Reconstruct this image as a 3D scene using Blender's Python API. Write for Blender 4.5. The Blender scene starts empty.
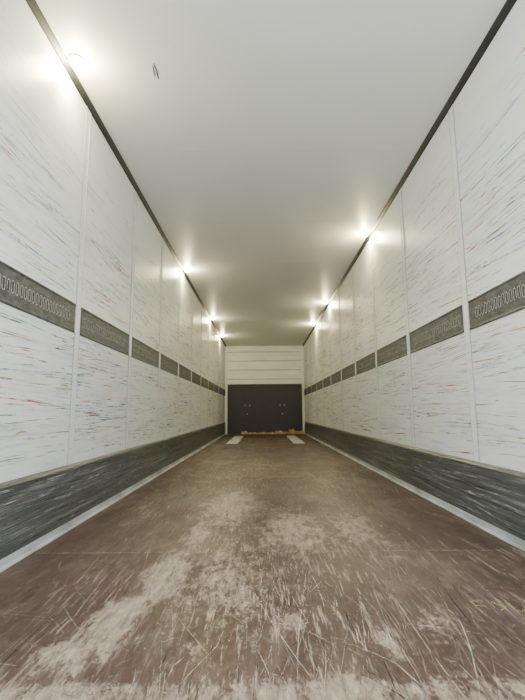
import bpy, math, random
from mathutils import Vector, Matrix
random.seed(7)

# ---------------------------------------------------------------- dimensions
XL, XR = -1.21, 1.21
Y0, Y1 = 0.85, 13.4
H = 2.70
CAM = (-0.06, 0.0, 0.66)
PITCH = 8.1
ROLL = -0.4
SEAM0, DS = 1.565, 1.085
SEAMS = [SEAM0 + DS*i for i in range(11) if SEAM0 + DS*i < Y1-0.2]

# ---------------------------------------------------------------- mesh helper
class MB:
    def __init__(s): s.v=[]; s.f=[]; s.m=[]
    def box(s,x0,x1,y0,y1,z0,z1,m=0):
        b=len(s.v)
        s.v+= [(x0,y0,z0),(x1,y0,z0),(x1,y1,z0),(x0,y1,z0),(x0,y0,z1),(x1,y0,z1),(x1,y1,z1),(x0,y1,z1)]
        for f in [(0,3,2,1),(4,5,6,7),(0,1,5,4),(1,2,6,5),(2,3,7,6),(3,0,4,7)]:
            s.f.append(tuple(b+i for i in f)); s.m.append(m)
    def extrude_y(s,prof,y0,y1,m=0,cap=True):
        b=len(s.v); n=len(prof)
        s.v+=[(p[0],y0,p[1]) for p in prof]+[(p[0],y1,p[1]) for p in prof]
        for i in range(n):
            j=(i+1)%n
            s.f.append((b+i,b+j,b+n+j,b+n+i)); s.m.append(m)
        if cap:
            s.f.append(tuple(b+i for i in range(n))); s.m.append(m)
            s.f.append(tuple(b+n+i for i in reversed(range(n)))); s.m.append(m)
    def prism(s,pts,off,m=0):
        b=len(s.v); n=len(pts); o=Vector(off)
        s.v+=[tuple(p) for p in pts]+[tuple(Vector(p)+o) for p in pts]
        for i in range(n):
            j=(i+1)%n
            s.f.append((b+i,b+j,b+n+j,b+n+i)); s.m.append(m)
        s.f.append(tuple(b+i for i in reversed(range(n)))); s.m.append(m)
        s.f.append(tuple(b+n+i for i in range(n))); s.m.append(m)
    def poly(s,pts,m=0):
        b=len(s.v); s.v+=[tuple(p) for p in pts]; s.f.append(tuple(range(b,b+len(pts)))); s.m.append(m)
    def lathe(s,prof,n=24,m=0):
        b=len(s.v)
        for r,z in prof:
            s.v+=[(r*math.cos(2*math.pi*i/n),r*math.sin(2*math.pi*i/n),z) for i in range(n)]
        for k in range(len(prof)-1):
            for i in range(n):
                j=(i+1)%n
                s.f.append((b+k*n+i,b+k*n+j,b+(k+1)*n+j,b+(k+1)*n+i)); s.m.append(m)
        s.f.append(tuple(b+i for i in range(n))); s.m.append(m)
        q=b+(len(prof)-1)*n
        s.f.append(tuple(q+i for i in reversed(range(n)))); s.m.append(m)
    def ring(s,outer,inner,m=0):
        b=len(s.v); n=len(outer)
        s.v+=list(outer)+list(inner)
        for i in range(n):
            j=(i+1)%n
            s.f.append((b+i,b+j,b+n+j,b+n+i)); s.m.append(m)
    def obj(s,name,mats,parent=None,bevel=0,loc=None,smooth=False,recalc=True):
        me=bpy.data.meshes.new(name); me.from_pydata(s.v,[],s.f)
        for m in mats: me.materials.append(m)
        for p,i in zip(me.polygons,s.m):
            p.material_index=i; p.use_smooth=smooth
        if recalc:
            import bmesh
            bm=bmesh.new(); bm.from_mesh(me); bmesh.ops.recalc_face_normals(bm,faces=bm.faces); bm.to_mesh(me); bm.free()
        me.update()
        o=bpy.data.objects.new(name,me); bpy.context.scene.collection.objects.link(o)
        if loc: o.location=loc
        if parent: o.parent=parent
        if bevel:
            md=o.modifiers.new('bev','BEVEL'); md.width=bevel; md.segments=2; md.limit_method='ANGLE'
        return o

# ---------------------------------------------------------------- node helper
class NT:
    def __init__(s,name):
        s.mat=bpy.data.materials.new(name); s.mat.use_nodes=True
        s.t=s.mat.node_tree; s.n=s.t.nodes; s.l=s.t.links
        s.b=s.n['Principled BSDF']
        tc=s.n.new('ShaderNodeTexCoord'); s.co=tc.outputs['Object']
        sp=s.n.new('ShaderNodeSeparateXYZ'); s.l.new(s.co,sp.inputs[0])
        s.X,s.Y,s.Z=sp.outputs
    def _in(s,sock,v):
        if isinstance(v,bpy.types.NodeSocket): s.l.new(v,sock)
        else: sock.default_value=v
    def noise(s,scale,seed=0,rot=(0,0,0),detail=3,rough=.55,dist=0):
        mp=s.n.new('ShaderNodeMapping'); s.l.new(s.co,mp.inputs[0])
        mp.inputs['Scale'].default_value=scale; mp.inputs['Rotation'].default_value=rot
        mp.inputs['Location'].default_value=(seed*3.17,seed*5.31,seed*7.77)
        nz=s.n.new('ShaderNodeTexNoise'); s.l.new(mp.outputs[0],nz.inputs['Vector'])
        nz.inputs['Scale'].default_value=1; nz.inputs['Detail'].default_value=detail
        nz.inputs['Roughness'].default_value=rough; nz.inputs['Distortion'].default_value=dist
        return nz.outputs[0]
    def rng(s,v,a,b,c=0.,d=1.):
        m=s.n.new('ShaderNodeMapRange'); s._in(m.inputs[0],v)
        for i,q in enumerate((a,b,c,d)): m.inputs[i+1].default_value=q
        return m.outputs[0]
    def math(s,op,a,b=0.,c=None):
        m=s.n.new('ShaderNodeMath'); m.operation=op; s._in(m.inputs[0],a); s._in(m.inputs[1],b)
        if c is not None: s._in(m.inputs[2],c)
        return m.outputs[0]
    def mul(s,a,b): return s.math('MULTIPLY',a,b)
    def add(s,a,b): return s.math('ADD',a,b)
    def mx(s,a,b): return s.math('MAXIMUM',a,b)
    def mix(s,f,a,b):
        m=s.n.new('ShaderNodeMix'); m.data_type='RGBA'
        s._in(m.inputs[0],f)
        for k,v in ((6,a),(7,b)):
            if isinstance(v,bpy.types.NodeSocket): s.l.new(v,m.inputs[k])
            else: m.inputs[k].default_value=(*v,1)
        return m.outputs[2]
    def blob(s,cx,cy,rx,ry):
        a=s.math('DIVIDE',s.math('SUBTRACT',s.X,cx),rx); b=s.math('DIVIDE',s.math('SUBTRACT',s.Y,cy),ry)
        r=s.math('SQRT',s.add(s.mul(a,a),s.mul(b,b)))
        return s.rng(r,0.0,1.0,1.,0.)
    def bump(s,h,st=.3,d=.002):
        b=s.n.new('ShaderNodeBump'); b.inputs['Strength'].default_value=st; b.inputs['Distance'].default_value=d
        s.l.new(h,b.inputs['Height']); s.l.new(b.outputs[0],s.b.inputs['Normal'])
    def fin(s,col,rough=.5,metal=0.,spec=.5):
        s._in(s.b.inputs['Base Color'],col if isinstance(col,bpy.types.NodeSocket) else (*col,1))
        s._in(s.b.inputs['Roughness'],rough); s._in(s.b.inputs['Metallic'],metal)
        s.b.inputs['Specular IOR Level'].default_value=spec
        return s.mat

def wall_mat(name,sd):
    t=NT(name)
    patch=t.rng(t.noise((1,.9,2.0),sd+1,detail=3),.44,.62)
    patch2=t.rng(t.noise((1,1.3,3.0),sd+2,detail=3),.46,.6)
    low=t.rng(t.Z,2.65,1.9,.2,1.)
    tone=t.noise((1,.5,.8),sd+3)
    c=t.mix(tone,(.81,.84,.83),(.72,.755,.735))
    g=t.mul(t.rng(t.noise((1,1.1,10),sd+4,rot=(.03,0,0),detail=8,rough=.75),.52,.70),.5)
    c=t.mix(t.mul(g,low),c,(.38,.39,.39))
    def lay(c,f,col,k,mask):
        return t.mix(t.mul(t.mul(f,k),mask),c,col)
    m1=t.mul(t.add(t.mul(patch,.95),.05),low)
    m2=t.mul(t.add(t.mul(patch2,.95),.05),low)
    st=lambda sc,sdd,a,b,rot=0.: t.rng(t.noise(sc,sd+sdd,rot=(rot,0,0),detail=4,rough=.7),a,b)
    c=lay(c,st((1,1.4,40),5,.58,.68,.03),(.22,.23,.23),.5,m1)
    c=lay(c,st((1,2.2,75),6,.58,.68,-.04),(.26,.26,.26),.4,m2)
    red=t.mul(m1,t.rng(t.Z,1.5,.9,.4,1.))
    c=lay(c,st((1,1.6,28),9,.55,.66,-.02),(.70,.32,.26),.42,red)
    c=lay(c,st((1,1.8,32),8,.57,.67,.03),(.20,.36,.60),.40,m2)
    t.bump(t.noise((1,3,30),sd+12),.1,.001)
    return t.fin(c,.38,0,.4)

PLY=[.97+1.22*i for i in range(1,11)]
def floor_mat():
    t=NT('phenolic_plywood_floor')
    tone=t.noise((2.2,1.3,1),1,detail=5,rough=.6)
    c=t.mix(t.rng(tone,.3,.7),(.032,.0155,.0125),(.064,.033,.027))
    big=t.noise((1.6,.8,1),12,detail=4)
    m_a=t.rng(big,.40,.56)
    haze=t.rng(t.noise((7,2.6,1),2,detail=9,rough=.76),.50,.68)
    c=t.mix(t.mul(haze,.34),c,(.21,.16,.135))
    grain=t.rng(t.noise((40,20,1),15,detail=6,rough=.75),.54,.68)
    c=t.mix(t.mul(grain,.26),c,(.27,.215,.18))
    fine=t.rng(t.noise((75,5.5,1),3,detail=5,rough=.7),.56,.64)
    c=t.mix(t.mul(t.mul(fine,.6),m_a),c,(.38,.32,.27))
    dark=t.rng(t.noise((18,4.6,1),6,detail=6,rough=.72),.55,.64)
    c=t.mix(t.mul(dark,.6),c,(.016,.010,.009))
    rag=t.noise((10,6.0,1),7,detail=12,rough=.84)
    rag2=t.noise((34,9,1),8,detail=8,rough=.82)
    zones=None
    for (x,y,rx,ry,k) in [(-.46,1.95,.17,.6,1.0),(-.54,1.5,.18,.4,1.0),(-.62,1.3,.2,.25,.9),(-.42,2.5,.16,.7,.9),(.03,1.5,.10,.2,.76),
                        (.30,1.38,.08,.25,.76),(-.2,1.8,.5,1.1,.66),(-.30,3.3,.45,1.5,.85),(.1,2.6,.4,1.2,.8),
                        (.45,2.6,.4,1.1,.72),(-.9,3.2,.25,1.3,.5),(.95,1.9,.15,.8,.4),(-.1,5.5,1.0,3.2,.62),(.5,1.5,.35,.4,.55)]:
        b=t.mul(t.blob(x,y,rx,ry),k)
        zones=b if zones is None else t.mx(zones,b)
    edge=t.rng(t.Y,1.26,1.16,0,.62)
    zones=t.mx(zones,edge)
    w=t.rng(t.add(rag,t.mul(zones,.36)),.68,.75)
    w2=t.rng(t.add(rag2,t.mul(zones,.34)),.69,.77)
    wood=t.mix(t.rng(t.noise((30,8,1),9,detail=8,rough=.8),.38,.62),(.42,.35,.27),(.14,.105,.082))
    c=t.mix(t.mul(w,.72),c,wood)
    c=t.mix(t.mul(w2,.66),c,wood)
    for ys in PLY[:6]:
        d=t.math('ABSOLUTE',t.math('SUBTRACT',t.Y,ys))
        e=t.mul(t.rng(d,.006,.014,1.,0.),t.rng(rag2,.42,.58))
        c=t.mix(t.mul(e,.5),c,(.30,.24,.19))
    t.bump(t.noise((60,12,1),10,detail=5),.25,.002)
    rr=t.rng(t.noise((6,1.8,1),11,detail=4),.3,.7,.36,.55)
    return t.fin(c,rr,0,.45)

def metal_dark(name,base,light,k=.6,rough=.45):
    t=NT(name)
    c=t.mix(t.rng(t.noise((1,.7,7),3,detail=5),.4,.7),base,tuple(b*.55 for b in base))
    c=t.mix(t.mul(t.rng(t.noise((1,1.2,34),4,rot=(.02,0,0),detail=7,rough=.76),.52,.66),k),c,light)
    return t.fin(c,rough,.4,.5)

def simple(name,col,rough=.5,metal=0.,var=.2,sc=(6,6,6)):
    t=NT(name)
    c=t.mix(t.rng(t.noise(sc,2,detail=4),.35,.65),col,tuple(x*(1-var) for x in col))
    return t.fin(c,rough,metal)

def mark(name,col,al=.75,sc=(30,30,30),lo=.38,hi=.6):
    t=NT(name)
    a=t.mul(t.rng(t.noise(sc,4,detail=4,rough=.7),lo,hi),al)
    t.l.new(a,t.b.inputs['Alpha'])
    return t.fin(col,.6,0,.3)

def emis(name,col,st):
    t=NT(name); t.b.inputs['Emission Color'].default_value=(*col,1); t.b.inputs['Emission Strength'].default_value=st
    return t.fin(col,.4)

M_wl=wall_mat('scuffed_white_panel_l',0); M_wr=wall_mat('scuffed_white_panel_r',31)
M_floor=floor_mat()
tc=NT('roof_sheet'); cc=tc.mix(tc.noise((.8,.4,1),1),(.76,.77,.75),(.71,.72,.70))
cc=tc.mix(tc.mul(tc.rng(tc.noise((3,1.2,1),5,detail=5),.6,.75),.06),cc,(.4,.4,.38))
M_ceil=tc.fin(cc,.42,0,.4)
M_kick=metal_dark('kick_plate_aluminium',(.105,.115,.117),(.42,.43,.43),.55,.34)
M_black=simple('black_corner_profile',(.018,.02,.022),.5,.2)
M_alu=simple('bright_aluminium_edge',(.56,.60,.61),.42,.25,.4,(8,3,8))
M_fplate=simple('floor_plate_zinc',(.66,.69,.69),.45,.1,.2)
M_joint=simple('joint_ridge_rivet',(.58,.60,.57),.5,0,.1)  # pale grey of the raised joint lines and rivet heads
tr=NT('rail_galvanised_dark')
cr=tr.mix(tr.rng(tr.noise((1,16,40),1,detail=7,rough=.8),.4,.62),(.035,.038,.040),(.11,.118,.12))
cr=tr.mix(tr.mul(tr.rng(tr.noise((1,18,50),2,detail=6,rough=.8),.58,.65),.45),cr,(.40,.41,.41))
M_rail=tr.fin(cr,.5,.3)
M_slot=mark('rail_slot_worn_edge',(.56,.57,.57),.9,(1,14,22),.32,.48)
M_hole=simple('rail_slot_inside',(.02,.02,.02),.7)
M_white=simple('bulkhead_white_slat',(.86,.86,.80),.4,.0,.12,(2,2,9))
M_gap=simple('bulkhead_slat_gap',(.36,.36,.32),.7)
M_plate=simple('bulkhead_dark_board',(.014,.0085,.0075),.5,0,.4,(5,5,5))
M_bolt=simple('bolt_zinc',(.4,.4,.38),.35,.7)
M_wood=simple('raw_wood',(.58,.36,.18),.8,0,.5,(12,4,12))
M_house=simple('lamp_housing',(.5,.5,.48),.5,.1)
M_lens=emis('lamp_lens',(1,.90,.55),400)
M_chalk=mark('yellow_chalk',(.50,.46,.20),.6,(60,60,60),.38,.62)
M_scuff=simple('black_scuff',(.05,.05,.05),.8)

WM=[mark('scuff_grey',(.28,.29,.29),.8,(5,9,60)),mark('scuff_dark',(.07,.075,.08),.8,(5,9,60)),mark('scuff_blue',(.02,.16,.52),.88,(5,9,60)),
    mark('scuff_red',(.66,.08,.05),.8,(5,9,60)),mark('scuff_green',(.02,.30,.20),.82,(5,9,60)),mark('scuff_ochre',(.65,.42,.06),.78,(5,9,60)),mark('scuff_orange',(.78,.28,.08),.7,(5,9,60))]
FM=[mark('scratch_pale',(.54,.48,.42),.85,(60,18,5)),mark('scratch_tan',(.32,.25,.21),.8,(60,18,5)),mark('scratch_dark',(.010,.006,.005),.8,(60,18,5))]
KM=[mark('kick_scratch_light',(.62,.63,.63),.8,(5,12,60)),mark('kick_scratch_dark',(.02,.022,.022),.8,(5,12,60))]

# ---------------------------------------------------------------- shell
T=.06
w=MB(); w.box(XL-T,XL,Y0,Y1,0,H); wallL=w.obj('wall_left',[M_wl])
w=MB(); w.box(XR,XR+T,Y0,Y1,0,H); wallR=w.obj('wall_right',[M_wr])
w=MB()
a=Y0; b=PLY[0]
while a<Y1:
    w.box(XL,XR,a+.003,b-.003,-.03,0); a=b; b=min(b+1.22,Y1)
w.box(XL-T,XR+T,Y0,Y1+T,-.12,-.031)
floor=w.obj('floor',[M_floor])
w=MB()
y=.6
while y<Y1:
    b=min(y+1.29,Y1); w.box(XL,XR,max(y,Y0)+.003,b-.003,H,H+.03); y+=1.29
w.box(XL-T,XR+T,Y0,Y1+T,H+.031,H+.09)
w.obj('ceiling',[M_ceil])

# ---- individual scuffs (thin tapered smears lying on the surface)
def taper(p0,p1,nrm,wd,off,bend=0.):
    p0=Vector(p0); p1=Vector(p1); d=p1-p0; side=d.cross(Vector(nrm)).normalized()
    N=4; top=[];bot=[]
    for i in range(N+1):
        u=i/N; c=p0+d*u+side*bend*math.sin(math.pi*u)+Vector(nrm)*off
        h=wd*.5*(.15+.85*math.sin(math.pi*u))*(.7+.6*random.random())
        top.append(c+side*h); bot.append(c-side*h)
    return top+bot[::-1]
def wall_scuffs(wall,xw,s,seed):
    random.seed(seed); w=MB()
    for c in range(780):
        yc=Y0+.1+(random.random()**1.15)*(Y1-Y0-.3); zc=random.choice([random.uniform(.42,1.1),random.uniform(1.36,1.95),random.uniform(.42,2.35)])
        ang=random.gauss(0,.025)+random.choice([0,0,.03,-.03])
        kind=random.choices(range(7),[32,12,16,15,9,8,8])[0]
        if kind==3 and zc>1.4 and random.random()<.6: kind=0
        col=kind>=2
        for k in range(random.randint(2,7) if col else random.randint(3,9)):
            y=yc+random.gauss(0,.22); z=zc+random.gauss(0,.035)
            L=random.uniform(.04,.15) if random.random()<.4 else random.uniform(.15,.55)
            a=ang+random.gauss(0,.010); wd=random.choice([.0016,.0025,.004,.006,.009] if col else [.0012,.0016,.002,.003,.005])
            kk=kind if random.random()<.8 else random.choice([0,0,1])
            dz=math.sin(a)*L
            if y<Y0+.01 or y+L>Y1-.1: continue
            lo,hi=min(z,z+dz)-.008,max(z,z+dz)+.008
            if lo<.375 or hi>2.5 or (hi>1.14 and lo<1.33): continue
            w.poly(taper((xw,y,z),(xw,y+L,z+dz),(s,0,0),wd,.0006+.0001*(k%5),random.gauss(0,.003)),kk)
    w.obj('scuff_marks',WM,wall,recalc=False)
wall_scuffs(wallL,XL,1,11); wall_scuffs(wallR,XR,-1,23)
random.seed(5)
w=MB()
for c in range(1350):
    yc=Y0+.1+(random.random()**1.3)*11.5; xc=random.gauss(-.05,.55)
    ang=random.gauss(0,.16) if random.random()<.7 else random.uniform(-1.5,1.5)
    kind=random.choices([0,1,2],[42,36,22])[0]
    for k in range(random.randint(1,6)):
        x=xc+random.gauss(0,.08); y=yc+random.gauss(0,.25)
        L=random.uniform(.02,.16) if random.random()<.65 else random.uniform(.16,.8)
        if abs(ang)>.4: L*=.45
        a=ang+random.gauss(0,.04); x2=x+math.sin(a)*L; y2=y+math.cos(a)*L
        if min(x,x2)<XL+.08 or max(x,x2)>XR-.08 or min(y,y2)<Y0+.01 or max(y,y2)>Y1-.2: continue
        wd=random.choice([.001,.0013,.0018,.0022,.003])*(1 if yc<3 else 1.7)
        w.poly(taper((x,y,0),(x2,y2,0),(0,0,1),wd,.0005+.0001*(k%5),random.gauss(0,.02)*L),kind)
w.obj('scratches',FM,floor,recalc=False)
random.seed(9)

# end wall: white slatted upper part
w=MB(); w.box(XL-T,XR+T,Y1,Y1+T,-.03,H+.03,1)
z=1.50
for h in (.16,.28,.28,.28,.20):
    w.box(XL+.07,XR-.07,Y1-.04,Y1,z+.010,z+h-.010,0); z+=h
w.box(XL,XL+.07,Y1-.05,Y1,0,H,0); w.box(XR-.07,XR,Y1-.05,Y1,0,H,0)
w.obj('wall_back',[M_white,M_gap])

# dark bulkhead board with bolts
root=bpy.data.objects.new('bulkhead_board',None); bpy.context.scene.collection.objects.link(root)
w=MB(); zt=1.49; xa,xb=XL+.08,XR-.08
w.prism([(xa,Y1-.10,.0),(xb,Y1-.10,.0),(xb,Y1-.10,zt),(xa,Y1-.10,zt)],(0,.048,0))
w.obj('panel',[M_plate],root)
w=MB()
w.box(xa,xb,Y1-.115,Y1-.10,zt-.04,zt)
for x in (xa,xb-.04): w.box(x,x+.04,Y1-.115,Y1-.10,0,zt-.04)
w.obj('frame',[M_plate],root,.004)
w=MB()
for x,z in ((-.60,.86),(-.46,.86),(-.53,.6),(.6,.86),(.46,.86),(.53,.6)):
    pts=[(x+.013*math.cos(a*math.pi/4),Y1-.112,z+.013*math.sin(a*math.pi/4)) for a in range(8)]
    w.prism(pts,(0,.012,0))
w.obj('bolts',[M_bolt],root)

# splintered wood at the foot of the bulkhead
w=MB(); x=-.72
while x<.98:
    l=random.uniform(.12,.3); h=random.uniform(.06,.17); d=random.uniform(.03,.08)
    y=Y1-.125-d
    w.prism([(x,y,0),(x+l,y,0),(x+l,y,h*.6),(x+l*.75,y,h),(x+l*.35,y,h*.75),(x+l*.1,y,h*.9)],(0,d,0))
    x+=l+.005
w.obj('splintered_wood_batten',[M_wood])

# ---------------------------------------------------------------- kick plates / edge strips / corner trims
for side,s,xw in (('left',1,XL),('right',-1,XR)):
    prof=[(0,.04),(.022,.04)]
    z=.04
    for i in range(5):
        prof+=[(.022,z+.05),(.018,z+.053),(.018,z+.057),(.022,z+.06)]; z+=.06
    prof+=[(.014,.355),(0,.36)]
    w=MB(); w.extrude_y([(xw+s*a,b) for a,b in prof],Y0,Y1-.13)
    bb=w.obj('baseboard_'+side,[M_kick])
    w=MB()
    for c in range(900):
        y=Y0+.05+(random.random()**1.3)*11.8; z=random.uniform(.055,.335); L=random.uniform(.05,.5); dz=random.gauss(0,.03)*L
        if not .05<z+dz<.34 or y+L>Y1-.2: continue
        w.poly(taper((xw+s*.022,y,z),(xw+s*.022,y+L,z+dz),(s,0,0),random.choice([.0012,.002,.003,.005]),.0006+.0001*(c%4),0),random.choice([0,0,1]))
    w.obj('scratches',KM,bb,recalc=False)
    w=MB(); w.extrude_y([(xw,.001),(xw+s*.046,.001),(xw+s*.044,.007),(xw+s*.030,.010),(xw+s*.026,.04),(xw,.04)],Y0,Y1-.13)
    w.obj('trim_floor_edge_'+side,[M_alu])
    w=MB(); w.extrude_y([(xw,H),(xw+s*.03,H),(xw+s*.028,H-.010),(xw+s*.010,H-.032),(xw,H-.036)],Y0,Y1-.05)
    w.obj('trim_ceiling_edge_'+side,[M_black])
    w=MB()
    for ys in SEAMS:
        w.box(min(xw,xw+s*.002),max(xw,xw+s*.002),ys-.035,ys+.035,.36,H-.036,0)
        for d in (-.032,.032):
            w.box(min(xw,xw+s*.004),max(xw,xw+s*.004),ys+d-.003,ys+d+.003,.36,H-.036,1)
        z=.45
        while z<2.6:
            if not 1.1<z<1.36:
                pts=[(xw+s*.002,ys+.006*math.cos(a*math.pi/3),z+.006*math.sin(a*math.pi/3)) for a in range(6)]
                w.prism(pts,(s*.003,0,0),1)
            z+=.15
    w.obj('trim_panel_joint_'+side,[M_wl if side=='left' else M_wr,M_joint])
    rr=bpy.data.objects.new('load_lashing_rail' ,None); bpy.context.scene.collection.objects.link(rr)
    ed=[Y0-.045]+SEAMS+[Y1-.0]
    wp=MB(); wsl=MB(); wh=MB()
    za,zb=1.145,1.325
    for a,b in zip(ed[:-1],ed[1:]):
        a+=.045; b-=.045
        if b>Y1-.06: b=Y1-.06
        wp.extrude_y([(xw,za),(xw+s*.006,za),(xw+s*.008,za+.008),(xw+s*.004,za+.016),(xw+s*.004,zb-.016),(xw+s*.008,zb-.008),(xw+s*.006,zb),(xw,zb)],a,b)
        n=int((b-a-.06)/.036)
        for i in range(n):
            yc=a+.04+i*.036; zc=(za+zb)/2+random.uniform(-.003,.003)
            def st(r,hh,x):
                o=[]
                for k in range(12):
                    an=k*math.pi/6+math.pi/12
                    o.append((x,yc+r*math.cos(an),zc+(hh if math.sin(an)>0 else -hh)+r*math.sin(an)))
                return o
            wsl.ring(st(.0112,.020,xw+s*.0052),st(.0078,.020,xw+s*.0052))
            b0=len(wh.v); wh.v+=st(.0078,.020,xw+s*.0046); wh.f.append(tuple(range(b0,b0+12))); wh.m.append(0)
    wp.obj('rail_profile',[M_rail],rr); wsl.obj('slot_rims',[M_slot],rr); wh.obj('slot_openings',[M_hole],rr)

# ---------------------------------------------------------------- lamps
def lamp(x,y,power):
    r=bpy.data.objects.new('ceiling_lamp',None); bpy.context.scene.collection.objects.link(r); r.location=(x,y,H)
    w=MB(); w.lathe([(.044,0),(.044,-.006),(.042,-.008),(.040,-.009)]); w.obj('housing',[M_house],r,smooth=False)
    w=MB(); w.lathe([(.040,-.008),(.039,-.020),(.032,-.032),(.018,-.040),(.005,-.042)]); w.obj('lens',[M_lens],r,smooth=True)
    L=bpy.data.lights.new('led','POINT'); L.energy=power; L.color=(1,.84,.44); L.shadow_soft_size=.03
    lo=bpy.data.objects.new('led',L); bpy.context.scene.collection.objects.link(lo); lo.parent=r; lo.location=(0,0,-.085)
for y,p in ((2.27,26),(6.03,16),(9.3,13),(11.5,14)): lamp(XL+.075,y,p)
for y,p in ((4.8,17),(7.98,14),(10.0,14)): lamp(XR-.085,y,p)

# ---------------------------------------------------------------- small things on floor / ceiling
for x0,x1 in ((-.84,-.60),(.58,.82)):
    w=MB(); w.box(x0,x1,9.3,12.3,.0012,.006); w.obj('floor_steel_plate',[M_fplate],bevel=.002)

def strokes(name,lines,z,th,mat,sgn=1):
    w=MB()
    for ln in lines:
        for (a,b) in zip(ln[:-1],ln[1:]):
            a=Vector((*a,z)); b=Vector((*b,z)); d=(b-a).normalized(); n=Vector((-d.y,d.x,0))*th/2
            w.prism([a-n,b-n,b+n,a+n],(0,0,.0008*sgn))
    return w.obj(name,[mat])
def P(u,v): return (.66+u*.22,1.55+v*.08)
strokes('chalk_marking',[[P(0,0),P(0,1),P(.2,1)],[P(0,.5),P(.15,.5)],[P(.42,1),P(.3,.8),P(.44,.4),P(.3,.05)],
   [P(.55,1),P(.55,0),P(.7,.05)],[P(.95,1),P(.8,.8),P(.98,.4),P(.8,0)]],.0008,.005,M_chalk)
strokes('ceiling_scuff_mark',[[(-.70,2.32),(-.705,2.40)],[(-.69,2.30),(-.685,2.36),(-.69,2.42)]],H-.0006,.007,M_scuff,-1)

# ground outside the open rear doors
t=NT('concrete_yard'); cg=t.mix(t.noise((.6,.6,1),1,detail=6),(.55,.54,.52),(.45,.44,.43)); t.fin(cg,.9)
w=MB(); w.box(-40,40,-60,40,-1.4,-1.25); w.obj('ground',[t.mat])

# ---------------------------------------------------------------- world + sun on the yard
wd=bpy.data.worlds.new('overcast_sky'); bpy.context.scene.world=wd; wd.use_nodes=True
bg=wd.node_tree.nodes['Background']; bg.inputs[0].default_value=(.92,.98,1,1); bg.inputs[1].default_value=4.9
S=bpy.data.lights.new('bounce_sun','SUN'); S.energy=7; S.angle=.02; S.color=(1,.98,.94)  # added sun; its bounce off the yard brightens the ceiling
so=bpy.data.objects.new('bounce_sun',S); bpy.context.scene.collection.objects.link(so)
so.rotation_euler=Vector((-.5,-.25,-1)).to_track_quat('-Z','Y').to_euler()

# ---------------------------------------------------------------- camera
cd=bpy.data.cameras.new('camera'); cd.sensor_width=36; cd.lens=435/700*36; cd.clip_start=.01; cd.clip_end=200
co=bpy.data.objects.new('camera',cd); bpy.context.scene.collection.objects.link(co)
co.location=CAM
co.rotation_euler=(Matrix.Rotation(math.radians(90+PITCH),4,'X')@Matrix.Rotation(math.radians(ROLL),4,'Z')).to_euler()
bpy.context.scene.camera=co
